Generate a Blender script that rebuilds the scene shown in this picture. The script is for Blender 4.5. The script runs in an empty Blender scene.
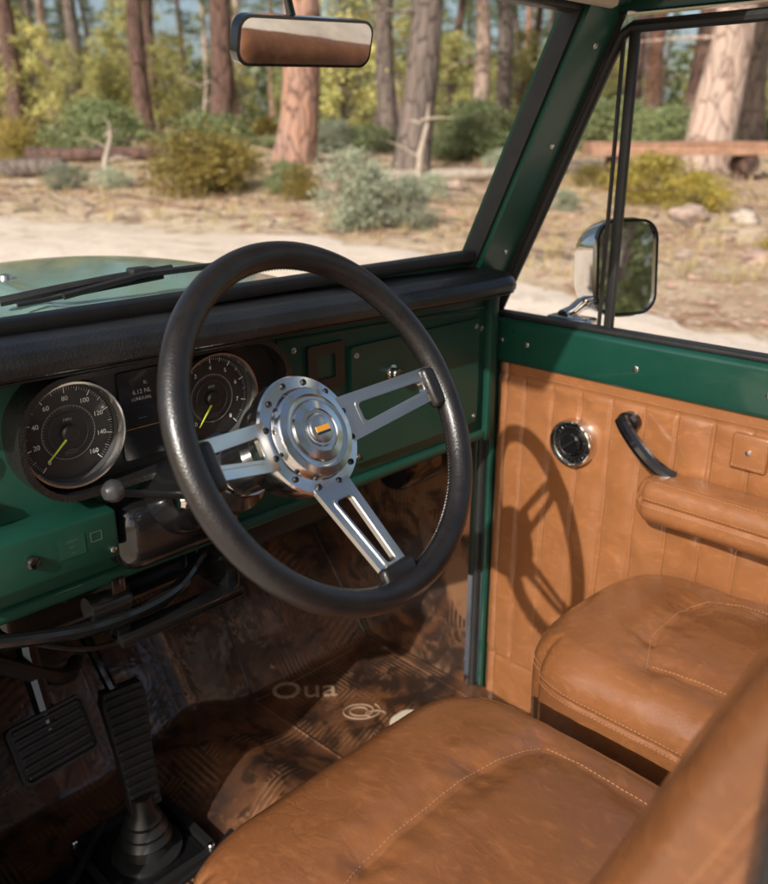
import bpy, bmesh, math, random
import numpy as np
from mathutils import Vector, Matrix, noise
random.seed(7); rng=np.random.default_rng(7)
S=bpy.context.scene
COL=S.collection
R=math.radians
# ---------------------------------------------------------------- materials
def newmat(name):
    m=bpy.data.materials.new(name); m.use_nodes=True
    nt=m.node_tree; b=nt.nodes['Principled BSDF']
    return m,nt,b
def mixc(nt,fac,c1,c2):
    m=nt.nodes.new('ShaderNodeMix'); m.data_type='RGBA'
    for s,v in ((0,fac),(6,c1),(7,c2)):
        if hasattr(v,'is_linked') or hasattr(v,'links'): nt.links.new(v,m.inputs[s])
        elif s==0: m.inputs[0].default_value=v
        else: m.inputs[s].default_value=(*v,1)
    return m.outputs[2]
def mth(nt,op,a,b=None):
    m=nt.nodes.new('ShaderNodeMath'); m.operation=op
    for i,v in enumerate((a,b)):
        if v is None: continue
        if hasattr(v,'links'): nt.links.new(v,m.inputs[i])
        else: m.inputs[i].default_value=v
    return m.outputs[0]
def ramp(nt,src,lo,hi,a=0,b=1):
    r=nt.nodes.new('ShaderNodeMapRange'); r.inputs[1].default_value=lo; r.inputs[2].default_value=hi; r.inputs[3].default_value=a; r.inputs[4].default_value=b
    nt.links.new(src,r.inputs[0]); return r.outputs[0]
def warp(nt,coord,scale,amt):
    n=nt.nodes.new('ShaderNodeTexNoise'); n.inputs['Scale'].default_value=scale; n.inputs['Detail'].default_value=3; nt.links.new(coord,n.inputs['Vector'])
    s=nt.nodes.new('ShaderNodeVectorMath'); s.operation='SCALE'; s.inputs['Scale'].default_value=amt; nt.links.new(n.outputs['Color'],s.inputs[0])
    a=nt.nodes.new('ShaderNodeVectorMath'); a.operation='ADD'; nt.links.new(coord,a.inputs[0]); nt.links.new(s.outputs[0],a.inputs[1]); return a.outputs[0]
def tex(nt,kind,scale,coord,detail=4,dist=0,sc=(1,1,1),rot=(0,0,0)):
    mp=nt.nodes.new('ShaderNodeMapping'); mp.inputs['Scale'].default_value=sc; mp.inputs['Rotation'].default_value=rot
    nt.links.new(coord,mp.inputs[0])
    if kind=='noise':
        n=nt.nodes.new('ShaderNodeTexNoise'); n.inputs['Scale'].default_value=scale
        n.inputs['Detail'].default_value=detail; n.inputs['Distortion'].default_value=dist
        o=n.outputs[0]
    elif kind=='voronoi':
        n=nt.nodes.new('ShaderNodeTexVoronoi'); n.inputs['Scale'].default_value=scale; o=n.outputs[0]
    elif kind=='cell':
        n=nt.nodes.new('ShaderNodeTexVoronoi'); n.inputs['Scale'].default_value=scale; o=n.outputs[1]
    elif kind=='edge':
        n=nt.nodes.new('ShaderNodeTexVoronoi'); n.feature='DISTANCE_TO_EDGE'; n.inputs['Scale'].default_value=scale; o=n.outputs[0]
    elif kind=='wave':
        n=nt.nodes.new('ShaderNodeTexWave'); n.inputs['Scale'].default_value=scale; n.inputs['Distortion'].default_value=dist
        n.inputs['Detail'].default_value=detail; n.inputs['Detail Scale'].default_value=2; o=n.outputs['Fac']
    nt.links.new(mp.outputs[0],n.inputs['Vector']); return o
def coord(nt,which='Object'):
    return nt.nodes.new('ShaderNodeTexCoord').outputs[which]
def bump(nt,b,layers):
    prev=None
    for src,st,d in layers:
        bp=nt.nodes.new('ShaderNodeBump'); bp.inputs['Strength'].default_value=st; bp.inputs['Distance'].default_value=d
        nt.links.new(src,bp.inputs['Height'])
        if prev: nt.links.new(prev,bp.inputs['Normal'])
        prev=bp.outputs[0]
    nt.links.new(prev,b.inputs['Normal']); return prev
def simple(name,col,rough=.5,metal=0,coat=0,col2=None,nscale=8,bs=0,bst=.3,bd=.001,rvar=.12,spec=.5,kind='noise',cr=.06):
    m,nt,b=newmat(name); c=coord(nt)
    n=tex(nt,'noise',nscale,c,5)
    nt.links.new(mixc(nt,ramp(nt,n,.35,.65),col,col2 or tuple(x*.8 for x in col)),b.inputs['Base Color'])
    n2=tex(nt,'noise',nscale*4,c,6)
    nt.links.new(ramp(nt,n2,.3,.7,max(.02,rough-rvar/2),rough+rvar/2),b.inputs['Roughness'])
    b.inputs['Metallic'].default_value=metal; b.inputs['Coat Weight'].default_value=coat
    b.inputs['Coat Roughness'].default_value=cr; b.inputs['Specular IOR Level'].default_value=spec
    if bs: bump(nt,b,[(tex(nt,kind,bs,c,3),bst,bd)])
    return m
def leather(name,c1,c2,rough=.42,wr=1.0,dark=(.055,.021,.009),coat=.5):
    m,nt,b=newmat(name); c=coord(nt)
    n=tex(nt,'noise',4,c,6,.6)
    col=mixc(nt,ramp(nt,n,.3,.7),c1,c2)
    e1=tex(nt,'edge',12,warp(nt,c,9,.10),0,0,(1,.5,1)); e2=tex(nt,'edge',40,warp(nt,c,20,.05),0,0,(1,.7,1))
    m1=ramp(nt,tex(nt,'noise',5,c,3,.4),.50,.70); m2=ramp(nt,tex(nt,'noise',7,c,3,.4,(1,1,1),(1,0,0)),.50,.70)
    cr1=mth(nt,'MULTIPLY',ramp(nt,e1,.05,0),m1); cr2=mth(nt,'MULTIPLY',ramp(nt,e2,.09,0),m2)
    cr=mth(nt,'MAXIMUM',cr1,mth(nt,'MULTIPLY',cr2,.7))
    col=mixc(nt,mth(nt,'MULTIPLY',cr,.12),col,dark)
    fine=tex(nt,'noise',60,c,6,1.8,(1,.5,1))
    col=mixc(nt,ramp(nt,fine,.52,.75,0,.30),col,tuple(min(1,x*1.7) for x in c1))
    nt.links.new(col,b.inputs['Base Color'])
    nt.links.new(ramp(nt,tex(nt,'noise',22,c,7),.3,.7,rough-.07,rough+.10),b.inputs['Roughness'])
    b.inputs['Coat Weight'].default_value=coat; b.inputs['Coat Roughness'].default_value=.15
    hgt=mth(nt,'SUBTRACT',1.0,cr)
    nr=bump(nt,b,[(tex(nt,'noise',9,c,4,1.6,(1,.6,1)),.32*wr,.009),(hgt,.24*wr,.0018),(fine,.20*wr,.0014),(tex(nt,'voronoi',700,c),.2,.0005)])
    nt.links.new(nr,b.inputs['Coat Normal'])
    return m
def leafmat(name,c1,c2,c3):
    m,nt,b=newmat(name)
    g=nt.nodes.new('ShaderNodeNewGeometry'); oi=nt.nodes.new('ShaderNodeObjectInfo')
    col=mixc(nt,g.outputs['Random Per Island'],c1,c2)
    n=tex(nt,'noise',.9,coord(nt),3)
    col=mixc(nt,ramp(nt,n,.4,.7),col,c3)
    hs=nt.nodes.new('ShaderNodeHueSaturation')
    nt.links.new(ramp(nt,oi.outputs['Random'],0,1,.65,1.4),hs.inputs['Value']); nt.links.new(col,hs.inputs['Color'])
    nt.links.new(hs.outputs[0],b.inputs['Base Color']); b.inputs['Roughness'].default_value=.5; b.inputs['Specular IOR Level'].default_value=.4
    tr=nt.nodes.new('ShaderNodeBsdfTranslucent'); nt.links.new(hs.outputs[0],tr.inputs[0])
    mx=nt.nodes.new('ShaderNodeMixShader'); mx.inputs[0].default_value=.35
    out=nt.nodes['Material Output']; nt.links.new(b.outputs[0],mx.inputs[1]); nt.links.new(tr.outputs[0],mx.inputs[2]); nt.links.new(mx.outputs[0],out.inputs[0])
    return m

M_GREEN=simple('green_paint',(.0055,.043,.029),.3,0,.8,(.0065,.047,.032),20,cr=.07,rvar=.06)
M_GREENS=simple('green_paint_satin',(.0055,.042,.028),.46,0,.2,(.0065,.046,.031),14,cr=.16,rvar=.08,spec=.32)
M_GREENF=simple('green_paint_frame',(.008,.058,.038),.42,0,.22,(.009,.063,.042),14,cr=.2,rvar=.08,spec=.3)
M_HOOD=simple('hood_green_sky_sheen',(.16,.27,.21),.32,0,.9,(.18,.295,.23),6,cr=.12)  # body green made paler: sky sheen on the hood is put into the colour
M_BLACK=simple('black_plastic',(.010,.010,.010),.4,0,.0,(.016,.016,.016),20,500,.2,.0005)
M_GLOSSB=simple('gloss_black',(.006,.006,.007),.16,0,.6,(.008,.008,.008),10)
M_RUB=simple('black_rubber',(.012,.012,.012),.5,0,0,(.018,.017,.017),40,300,.3,.0008)
M_PAD=simple('dash_vinyl',(.008,.0075,.0075),.38,0,.3,(.013,.012,.012),12,330,.6,.0010,kind='voronoi',spec=.4,cr=.22)
M_RIM=simple('wheel_leather',(.008,.007,.007),.34,0,.15,(.013,.011,.011),30,520,.4,.0005,kind='voronoi',cr=.22)
M_CHR=simple('chrome',(.78,.77,.75),.09,1,0,(.72,.71,.69),20,rvar=.06)
M_HUB=simple('hub_metal',(.76,.75,.73),.15,1,0,(.70,.69,.67),20,rvar=.06)
M_ALU=simple('brushed_aluminium',(.68,.67,.65),.25,1,0,(.62,.61,.59),5,rvar=.06)
M_BEZ=simple('bezel_silver',(.82,.82,.82),.20,1,0,(.76,.76,.76),20,rvar=.06)
M_DIAL=simple('dial_black',(.014,.014,.015),.35,0,.3,(.018,.018,.019),8)
M_DIALG=simple('dial_grey',(.055,.055,.056),.45,.2)
M_WHITE=simple('print_white',(.72,.72,.69),.5)
M_FAINT=simple('print_faint',(.32,.32,.31),.5)
M_TXT=simple('screen_text',(.36,.37,.37),.5)
M_DIM=simple('label_dim',(.05,.09,.07),.5)
M_YEL=simple('needle_yellow',(.62,.72,.08),.4)
M_ORG=simple('emblem_orange',(.75,.32,.03),.35)
M_LEA=leather('tan_leather',(.245,.096,.035),(.175,.065,.023),.27,.6,coat=.6)
M_LEAD=leather('tan_leather_door',(.275,.110,.040),(.225,.087,.031),.35,.45,coat=.35)
M_STI=simple('tan_thread',(.36,.18,.085),.6)
M_CREAM=simple('cream_liner',(.55,.47,.36),.7,bs=200)
M_STEEL=simple('dark_steel',(.05,.05,.052),.35,.7)
M_MIR=simple('mirror_silver',(.88,.89,.89),.02,1,0,rvar=.01)
M_SCR=simple('screen_black',(.014,.014,.016),.2,0,.4)
M_BAL=simple('stalk_grey',(.035,.035,.036),.3)
def carpet():
    m,nt,b=newmat('floor_mat_brown'); c=coord(nt)
    n=tex(nt,'noise',6,c,6,1.0)
    col=mixc(nt,ramp(nt,n,.42,.60),(.026,.012,.007),(.125,.050,.022))
    cellc=warp(nt,c,5,.12)
    sel=ramp(nt,tex(nt,'cell',7,cellc),.45,.5)
    w1=tex(nt,'wave',30,c,1,1.2,(1,.5,.3)); w2=tex(nt,'wave',30,c,1,1.2,(1,1,.3),(0,0,R(75)))
    w=mixc(nt,sel,(0,0,0),(0,0,0)); nd=w.node; nt.links.new(w1,nd.inputs[6]); nt.links.new(w2,nd.inputs[7])
    amt=mth(nt,'MULTIPLY',ramp(nt,w,.3,.8),ramp(nt,tex(nt,'noise',7,c,4,.8),.47,.58,0,.75))
    col=mixc(nt,amt,col,(.22,.11,.055))
    col=mixc(nt,ramp(nt,tex(nt,'noise',28,c,5,1),.52,.68,0,.6),col,(.17,.078,.037))
    col=mixc(nt,ramp(nt,tex(nt,'noise',14,c,5,1.5,(1,1,1),(2,0,0)),.54,.64,0,.75),col,(.016,.008,.005))
    nt.links.new(col,b.inputs['Base Color']); nt.links.new(ramp(nt,n,.3,.7,.6,.4),b.inputs['Roughness'])
    b.inputs['Coat Weight'].default_value=1; b.inputs['Coat Roughness'].default_value=.05
    bump(nt,b,[(amt,.3,.002),(tex(nt,'noise',200,c,3),.35,.001)])
    cb=nt.nodes.new('ShaderNodeBump'); cb.inputs['Strength'].default_value=.35; cb.inputs['Distance'].default_value=.008; nt.links.new(tex(nt,'noise',10,c,3,1.0),cb.inputs['Height']); nt.links.new(cb.outputs[0],b.inputs['Coat Normal'])
    return m
M_CAR=carpet()
def barkmat(name,c1,c2,c3):
    m,nt,b=newmat(name); c=coord(nt)
    v=tex(nt,'edge',5,warp(nt,c,2,.25),0,0,(1,1,.28)); n=tex(nt,'noise',3,c,8,.4,(1,1,.4))
    col=mixc(nt,ramp(nt,n,.35,.65),c1,c2); col=mixc(nt,ramp(nt,v,.09,.0),col,c3)
    nt.links.new(col,b.inputs['Base Color']); b.inputs['Roughness'].default_value=.9
    bump(nt,b,[(v,.8,.08),(tex(nt,'noise',25,c,5),.6,.03)]); return m
M_BKR=barkmat('bark_red',(.38,.20,.13),(.30,.19,.15),(.09,.05,.037))
M_BKG=barkmat('bark_grey',(.17,.13,.11),(.12,.095,.08),(.04,.03,.025))
M_BKP=barkmat('bark_pale',(.46,.33,.27),(.37,.29,.24),(.17,.105,.08))
M_BKD=barkmat('bark_dark',(.14,.075,.055),(.10,.06,.047),(.03,.018,.014))
M_WOOD=simple('dead_wood',(.40,.34,.28),.85,0,0,(.30,.24,.19),12,60,.6,.01)
M_LOGR=simple('log_brown',(.36,.20,.13),.8,0,0,(.24,.13,.08),10,60,.5,.01)
M_PINE=leafmat('pine_needles',(.11,.15,.055),(.18,.21,.08),(.075,.11,.045))
M_LEAFY=leafmat('yellow_green_leaves',(.50,.47,.17),(.30,.32,.11),(.60,.54,.21))
M_LEAFG=leafmat('green_leaves',(.18,.22,.10),(.26,.29,.13),(.14,.17,.075))
M_SAGE=leafmat('sage_leaves',(.38,.41,.30),(.28,.32,.22),(.46,.47,.34))
M_BYEL=leafmat('dry_yellow_leaves',(.44,.33,.08),(.28,.22,.065),(.20,.17,.05))
M_BYE2=leafmat('bright_yellow_leaves',(.60,.46,.08),(.45,.36,.08),(.32,.28,.07))
M_GRASS=leafmat('dry_grass',(.55,.44,.25),(.42,.32,.17),(.33,.28,.15))
def rockm():
    m,nt,b=newmat('rock'); c=coord(nt); oi=nt.nodes.new('ShaderNodeObjectInfo')
    col=mixc(nt,oi.outputs['Random'],(.40,.23,.16),(.48,.44,.38)); col=mixc(nt,ramp(nt,tex(nt,'noise',6,c,8),.4,.65),col,(.22,.17,.14))
    nt.links.new(col,b.inputs['Base Color']); b.inputs['Roughness'].default_value=.9
    bump(nt,b,[(tex(nt,'noise',14,c,8),.6,.03)]); return m
M_ROCK=rockm()
def groundm():
    m,nt,b=newmat('forest_floor'); c=coord(nt)
    col=mixc(nt,ramp(nt,tex(nt,'noise',.35,c,6,.5),.4,.6),(.40,.28,.18),(.56,.45,.31))
    col=mixc(nt,ramp(nt,tex(nt,'noise',1.6,c,8,.8),.50,.62),col,(.27,.155,.095))
    col=mixc(nt,ramp(nt,tex(nt,'noise',9,c,8,.5),.55,.7),col,(.60,.50,.38))
    col=mixc(nt,ramp(nt,tex(nt,'noise',30,c,4),.58,.74,0,.8),col,(.13,.08,.05))
    nt.links.new(col,b.inputs['Base Color']); b.inputs['Roughness'].default_value=1; b.inputs['Specular IOR Level'].default_value=.1
    bump(nt,b,[(tex(nt,'noise',3,c,8),.7,.1),(tex(nt,'noise',25,c,6),.7,.03)]); return m
def roadm():
    m,nt,b=newmat('dirt_road'); c=coord(nt)
    col=mixc(nt,ramp(nt,tex(nt,'noise',.5,c,7,.4,(1,.35,1)),.35,.65),(.70,.60,.50),(.58,.48,.38))
    col=mixc(nt,ramp(nt,tex(nt,'noise',2.2,c,7,.8),.55,.72),col,(.44,.34,.25))
    col=mixc(nt,ramp(nt,tex(nt,'noise',18,c,6),.6,.72),col,(.42,.33,.25))
    nt.links.new(col,b.inputs['Base Color']); b.inputs['Roughness'].default_value=1; b.inputs['Specular IOR Level'].default_value=.1
    bump(nt,b,[(tex(nt,'noise',2.5,c,8),.6,.08),(tex(nt,'noise',60,c,5),.7,.012)]); return m
M_GRD=groundm(); M_ROAD=roadm()

# ---------------------------------------------------------------- mesh helper
class B:
    def __init__(s): s.bm=bmesh.new()
    def merge(s,t,M=None,mat=0,bevel=0,seg=2,ang=30):
        if bevel:
            es=[e for e in t.edges if len(e.link_faces)==2 and e.calc_face_angle(0)>R(ang)]
            bmesh.ops.bevel(t,geom=es,offset=bevel,segments=seg,affect='EDGES',profile=.5,clamp_overlap=True)
        if M is not None: bmesh.ops.transform(t,matrix=M,verts=t.verts)
        bmesh.ops.recalc_face_normals(t,faces=t.faces)
        for f in t.faces: f.material_index=mat
        me=bpy.data.meshes.new('tmp'); t.to_mesh(me); t.free(); s.bm.from_mesh(me); bpy.data.meshes.remove(me)
        return s
    def box(s,lo,hi,M=None,bevel=0,mat=0,seg=2):
        t=bmesh.new(); bmesh.ops.create_cube(t,size=1)
        for v in t.verts: v.co=Vector([lo[i]+(v.co[i]+.5)*(hi[i]-lo[i]) for i in range(3)])
        return s.merge(t,M,mat,bevel,seg)
    def lathe(s,prof,M=None,seg=40,mat=0,cap=True):
        t=bmesh.new(); rings=[]
        for r,h in prof:
            rings.append([t.verts.new((r*math.cos(2*math.pi*i/seg),r*math.sin(2*math.pi*i/seg),h)) for i in range(seg)] if r>1e-6 else [t.verts.new((0,0,h))])
        for a,b in zip(rings,rings[1:]):
            for i in range(seg):
                j=(i+1)%seg
                if len(a)==1 and len(b)==1: continue
                if len(a)==1: t.faces.new((a[0],b[i],b[j]))
                elif len(b)==1: t.faces.new((a[i],a[j],b[0]))
                else: t.faces.new((a[i],a[j],b[j],b[i]))
        if cap:
            for q in (rings[0],rings[-1]):
                if len(q)>1: t.faces.new(q)
        return s.merge(t,M,mat)
    def tube(s,pts,r,seg=10,mat=0,closed=False,M=None,flat=1):
        pts=[Vector(p) for p in pts]; n=len(pts); rs=r if isinstance(r,(list,tuple)) else [r]*n
        t=bmesh.new(); rings=[]; up=None
        for i,p in enumerate(pts):
            if closed: d=(pts[(i+1)%n]-pts[i-1])
            else: d=(pts[min(i+1,n-1)]-pts[max(i-1,0)])
            d.normalize()
            if up is None:
                up=Vector((0,0,1)) if abs(d.z)<.9 else Vector((1,0,0))
            a=(up-d*up.dot(d)).normalized(); b=d.cross(a); up=a
            rings.append([t.verts.new(p+a*(math.cos(2*math.pi*k/seg)*rs[i])+b*(math.sin(2*math.pi*k/seg)*rs[i]*flat)) for k in range(seg)])
        rr=list(zip(rings,rings[1:]))+([(rings[-1],rings[0])] if closed else [])
        for a,b in rr:
            for k in range(seg):
                t.faces.new((a[k],a[(k+1)%seg],b[(k+1)%seg],b[k]))
        if not closed: t.faces.new(rings[0]); t.faces.new(rings[-1])
        return s.merge(t,M,mat)
    def prism(s,poly,d0,d1,M=None,bevel=0,mat=0,seg=2,fn=None):
        t=bmesh.new(); a=[t.verts.new((x,y,d0)) for x,y in poly]; b=[t.verts.new((x,y,d1)) for x,y in poly]
        n=len(poly); t.faces.new(a); t.faces.new(b)
        for i in range(n): t.faces.new((a[i],a[(i+1)%n],b[(i+1)%n],b[i]))
        if fn:
            for v in t.verts: v.co=fn(v.co)
        return s.merge(t,M,mat,bevel,seg)
    def ringprism(s,out,inn,d0,d1,M=None,bevel=0,mat=0,fn=None):
        t=bmesh.new(); L=[[t.verts.new((x,y,d)) for x,y in P] for P in (out,inn) for d in (d0,d1)]
        n=len(out)
        for i in range(n):
            j=(i+1)%n
            t.faces.new((L[0][i],L[0][j],L[1][j],L[1][i])); t.faces.new((L[2][i],L[2][j],L[3][j],L[3][i]))
            t.faces.new((L[0][i],L[0][j],L[2][j],L[2][i])); t.faces.new((L[1][i],L[1][j],L[3][j],L[3][i]))
        if fn:
            for v in t.verts: v.co=fn(v.co)
        return s.merge(t,M,mat,bevel,2,40)
    def grid(s,fn,nu,nv,mat=0,M=None):
        t=bmesh.new(); V=[[t.verts.new(fn(i/nu,j/nv)) for j in range(nv+1)] for i in range(nu+1)]
        for i in range(nu):
            for j in range(nv): t.faces.new((V[i][j],V[i+1][j],V[i+1][j+1],V[i][j+1]))
        for f in t.faces: f.material_index=mat
        me=bpy.data.meshes.new('tmp')
        if M is not None: bmesh.ops.transform(t,matrix=M,verts=t.verts)
        t.to_mesh(me); t.free(); s.bm.from_mesh(me); bpy.data.meshes.remove(me); return s
    def text(s,txt,size,M,mat=0,ext=.0004):
        cu=bpy.data.curves.new('t','FONT'); cu.body=txt; cu.size=size; cu.align_x='CENTER'; cu.align_y='CENTER'; cu.extrude=ext; cu.resolution_u=3
        o=bpy.data.objects.new('t',cu); COL.objects.link(o); dg=bpy.context.evaluated_depsgraph_get(); dg.update()
        me=bpy.data.meshes.new_from_object(o.evaluated_get(dg)); bpy.data.objects.remove(o)
        t=bmesh.new(); t.from_mesh(me); bpy.data.meshes.remove(me); return s.merge(t,M,mat)
    def done(s,name,mats,parent=None,ang=35,label=None):
        me=bpy.data.meshes.new(name); s.bm.to_mesh(me); s.bm.free()
        for m in (mats if isinstance(mats,(list,tuple)) else [mats]): me.materials.append(m)
        for p in me.polygons: p.use_smooth=True
        me.set_sharp_from_angle(angle=R(ang))
        o=bpy.data.objects.new(name,me); COL.objects.link(o)
        if parent is not None:
            o.parent=parent; o.matrix_parent_inverse=Matrix.Translation(-base_of(parent))
        if label: o['label']=label
        return o
def base_of(p):
    return Vector(p.location) if p.type=='EMPTY' else Vector((0,0,0))
def frame(o,x,y,z):
    M=Matrix.Identity(4)
    for i,v in enumerate((x,y,z)):
        v=Vector(v).normalized()
        for k in range(3): M[k][i]=v[k]
    for k in range(3): M[k][3]=o[k]
    return M
def empty(name,loc,label,cat,**k):
    e=bpy.data.objects.new(name,None); e.location=loc; e.empty_display_size=.2; COL.objects.link(e)
    e['label']=label; e['category']=cat
    for a,v in k.items(): e[a]=v
    return e
def rrect(x0,x1,y0,y1,r,n=4):
    P=[]
    for cx,cy,a0 in ((x1-r,y1-r,0),(x0+r,y1-r,90),(x0+r,y0+r,180),(x1-r,y0+r,270)):
        for k in range(n+1):
            a=R(a0+90*k/n); P.append((cx+r*math.cos(a),cy+r*math.sin(a)))
    return P

CAR=empty('off_road_vehicle',(-.17,-.4,0),'dark green vintage off-road vehicle with tan leather interior and door open','car')
# ================================================================= STEERING WHEEL
th=R(30); c,s_=math.cos(th),math.sin(th); ph=R(5); cp,sp_=math.cos(ph),math.sin(ph)
WC=Vector((-.354,-.301,1.348))
W=frame(WC,(cp,sp_,0),(-sp_*s_,cp*s_,c),(sp_*c,-cp*c,s_))
b=B(); RR=.1800
pts=[(RR*math.cos(2*math.pi*i/128),RR*math.sin(2*math.pi*i/128),0) for i in range(128)]
b.tube(pts,.0142,24,0,True,W)
for i in range(260):
    a=2*math.pi*i/260; r0=RR-.0139
    b.tube([(r0*math.cos(a),r0*math.sin(a),-.005),(r0*math.cos(a+.012),r0*math.sin(a+.012),-.003)],.0005,4,0,False,W)
for a0 in (0,180,270):
    Mx=W@Matrix.Rotation(R(a0),4,'Z'); b.box((.152,-.024,-.008),(.176,.024,.007),Mx,.006,0,3)
WH=b.done('steering_wheel',[M_RIM],CAR,60,'black leather wrapped steering wheel rim')
DI=.050
def spoke(ang,r0=.045,r1=.170,w0=.026,w1=.0185,s0=.074,s1=.150,v0=.0110,v1=.0062):
    def rt(x0,x1,a,bb,r):
        P=[]
        for cx,cy,sx,sy,a0 in ((x1,bb,-1,-1,0),(x0,a,1,-1,90),(x0,-a,1,1,180),(x1,-bb,-1,1,270)):
            for k in range(5):
                t=R(a0+90*k/4); P.append((cx+sx*r+r*math.cos(t),cy+sy*r+r*math.sin(t)))
        return P
    fn=lambda v: Vector((v.x,v.y,v.z-DI*max(0,(1-(v.x-.04)/.125))))
    b=B(); Mx=W@Matrix.Rotation(R(ang),4,'Z')
    b.ringprism(rt(r0,r1,w0,w1,.003),rt(s0,s1,v0,v1,.0045),-.003,.003,Mx,.001,0,fn)
    b.ringprism(rt(s0-.004,s1+.004,v0+.004,v1+.004,.006),rt(s0-.001,s1+.001,v0+.001,v1+.001,.005),.0025,.0042,Mx,.0005,0,fn)
    return b.done('steering_spoke',[M_ALU],WH,35)
for a in (2,178,-90): spoke(a)
b=B(); HB=W@Matrix.Translation((0,0,-.016))@Matrix.Scale(1.1,4)
b.lathe([(.040,-.085),(.050,-.070),(.054,-.050),(.0575,-.046),(.0590,-.042),(.0590,-.026),(.0575,-.0235),(.0455,-.0225),(.0445,-.021),(.0440,-.0155),(.0425,-.0130),(.036,-.0115),(.034,-.0125),(.030,-.0125),(.0285,-.010),(.021,-.0085),(.020,-.0095),(.0165,-.0095),(.0155,-.007),(0,-.0055)],HB,80,0)
for i in range(12):
    a=2*math.pi*i/12+.2; Mx=HB@Matrix.Translation((.0515*math.cos(a),.0515*math.sin(a),-.0235))
    b.lathe([(.0030,0),(.0030,.002),(.0024,.0026),(.0014,.0026),(.0014,.0014),(0,.0014)],Mx,12,1)
b.done('steering_hub',[M_HUB,M_STEEL],WH,30,'polished metal steering hub with ring of bolts')
b=B(); HC=HB@Matrix.Translation((0,0,-.0062))
b.lathe([(.0135,-.001),(.0135,.0008),(.0128,.0012),(0,.0014)],HC,32,0)
b.prism([(-.0085,-.0022),(.0085,-.0022),(.0085,.0030),(-.0085,.0030)],.0013,.0021,HC,0,1)
b.prism([(-.0085,-.0048),(.0085,-.0048),(.0085,-.0026),(-.0085,-.0026)],.0013,.0019,HC,0,2)
b.done('horn_emblem',[M_ALU,M_ORG,M_STEEL],WH)
b=B()
b.lathe([(.030,-.10),(.033,-.12),(.034,-.18),(.048,-.19),(.050,-.30),(.046,-.33),(.04,-.34)],W,40,0)
b.lathe([(.036,-.176),(.0365,-.172),(.0365,-.166),(.036,-.162)],W,40,1)
b.lathe([(.0,-.34),(.022,-.34),(.022,-.60),(0,-.60)],W,24,0)
b.box((-.470,-.050,1.110),(-.285,.06,1.205),None,.034,0,7)
COLU=b.done('steering_column',[M_GLOSSB,M_CHR],CAR)
b=B()
b.tube([(-.395,-.115,1.225),(-.43,-.13,1.240),(-.475,-.132,1.256),(-.508,-.134,1.268)],[.006,.005,.0045,.004],10,1)
b.lathe([(0,-.012),(.007,-.010),(.0115,-.004),(.0125,.001),(.0105,.007),(.005,.011),(0,.0115)],frame((-.515,-.134,1.272),(0,1,0),(0,0,1),(1,0,0)),24,0)
b.lathe([(.012,0),(.012,.012),(.009,.016),(0,.016)],frame((-.418,-.12,1.230),(0,1,0),(0,0,1),(-1,0,0)),20,2)
b.done('turn_signal_stalk',[M_BAL,M_STEEL,M_CHR],COLU)

# ================================================================= DASHBOARD
b=B()
b.box((-.68,0,1.10),(.29,.02,1.385),None,.003)
b.tube([(-.68,.002,1.102),(.29,.002,1.102)],.010,12)
b.tube([(-.19,.001,1.352),(.29,.001,1.335)],.004,8)
b.box((.275,-.012,1.09),(.297,.06,1.375),None,.005)
b.box((-.68,.02,1.10),(-.655,.2,1.38),None,.003)
DA=b.done('dashboard',[M_GREENS],CAR,label='dark green painted metal dashboard panel')
prof=[(.085,1.415),(.05,1.422),(-.02,1.424),(-.045,1.422),(-.062,1.414),(-.070,1.403),(-.069,1.392),(-.060,1.384),(-.040,1.380),(.0,1.379),(.03,1.377)]
def padf(u,v):
    x=-.70+u*1.0
    k=v*(len(prof)-1); i=min(int(k),len(prof)-2); f=k-i
    y=prof[i][0]*(1-f)+prof[i+1][0]*f; z=prof[i][1]*(1-f)+prof[i+1][1]*f
    z-=.018*u
    e=max(0,(x-.245)/.055)
    if e>0: y=.02+(y-.02)*math.sqrt(max(0.0,1-.65*e*e)); z-=.012*e*e if z>1.38 else -.0
    z+=.0015*noise.noise(Vector((x*9,y*9,0)))
    return Vector((x,y,z))
b=B(); b.grid(padf,120,50)
endp=[padf(1,j/50) for j in range(51)]
t=bmesh.new(); t.faces.new([t.verts.new(p) for p in endp]); b.merge(t)
b.tube([padf(i/60,.665)+Vector((0,-.001,0)) for i in range(61)],.0012,6)
b.done('dash_pad',[M_PAD],DA,50,'black padded vinyl dash top')
G=lambda x,z,y=0: frame((x,y,z),(1,0,0),(0,0,1),(0,-1,0))
b=B()
o_=rrect(-.568,-.196,1.230,1.374,.064,8); i_=rrect(-.560,-.204,1.237,1.368,.058,8)
P=Matrix(((1,0,0,0),(0,0,-1,0),(0,1,0,0),(0,0,0,1)))
b.ringprism(o_,i_,0,.042,P,.003,0)
b.prism(i_,0,.012,P,0,1)
POD=b.done('instrument_cluster',[M_PAD,M_BLACK],DA,40,'black oval instrument housing with two round gauges')
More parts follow.
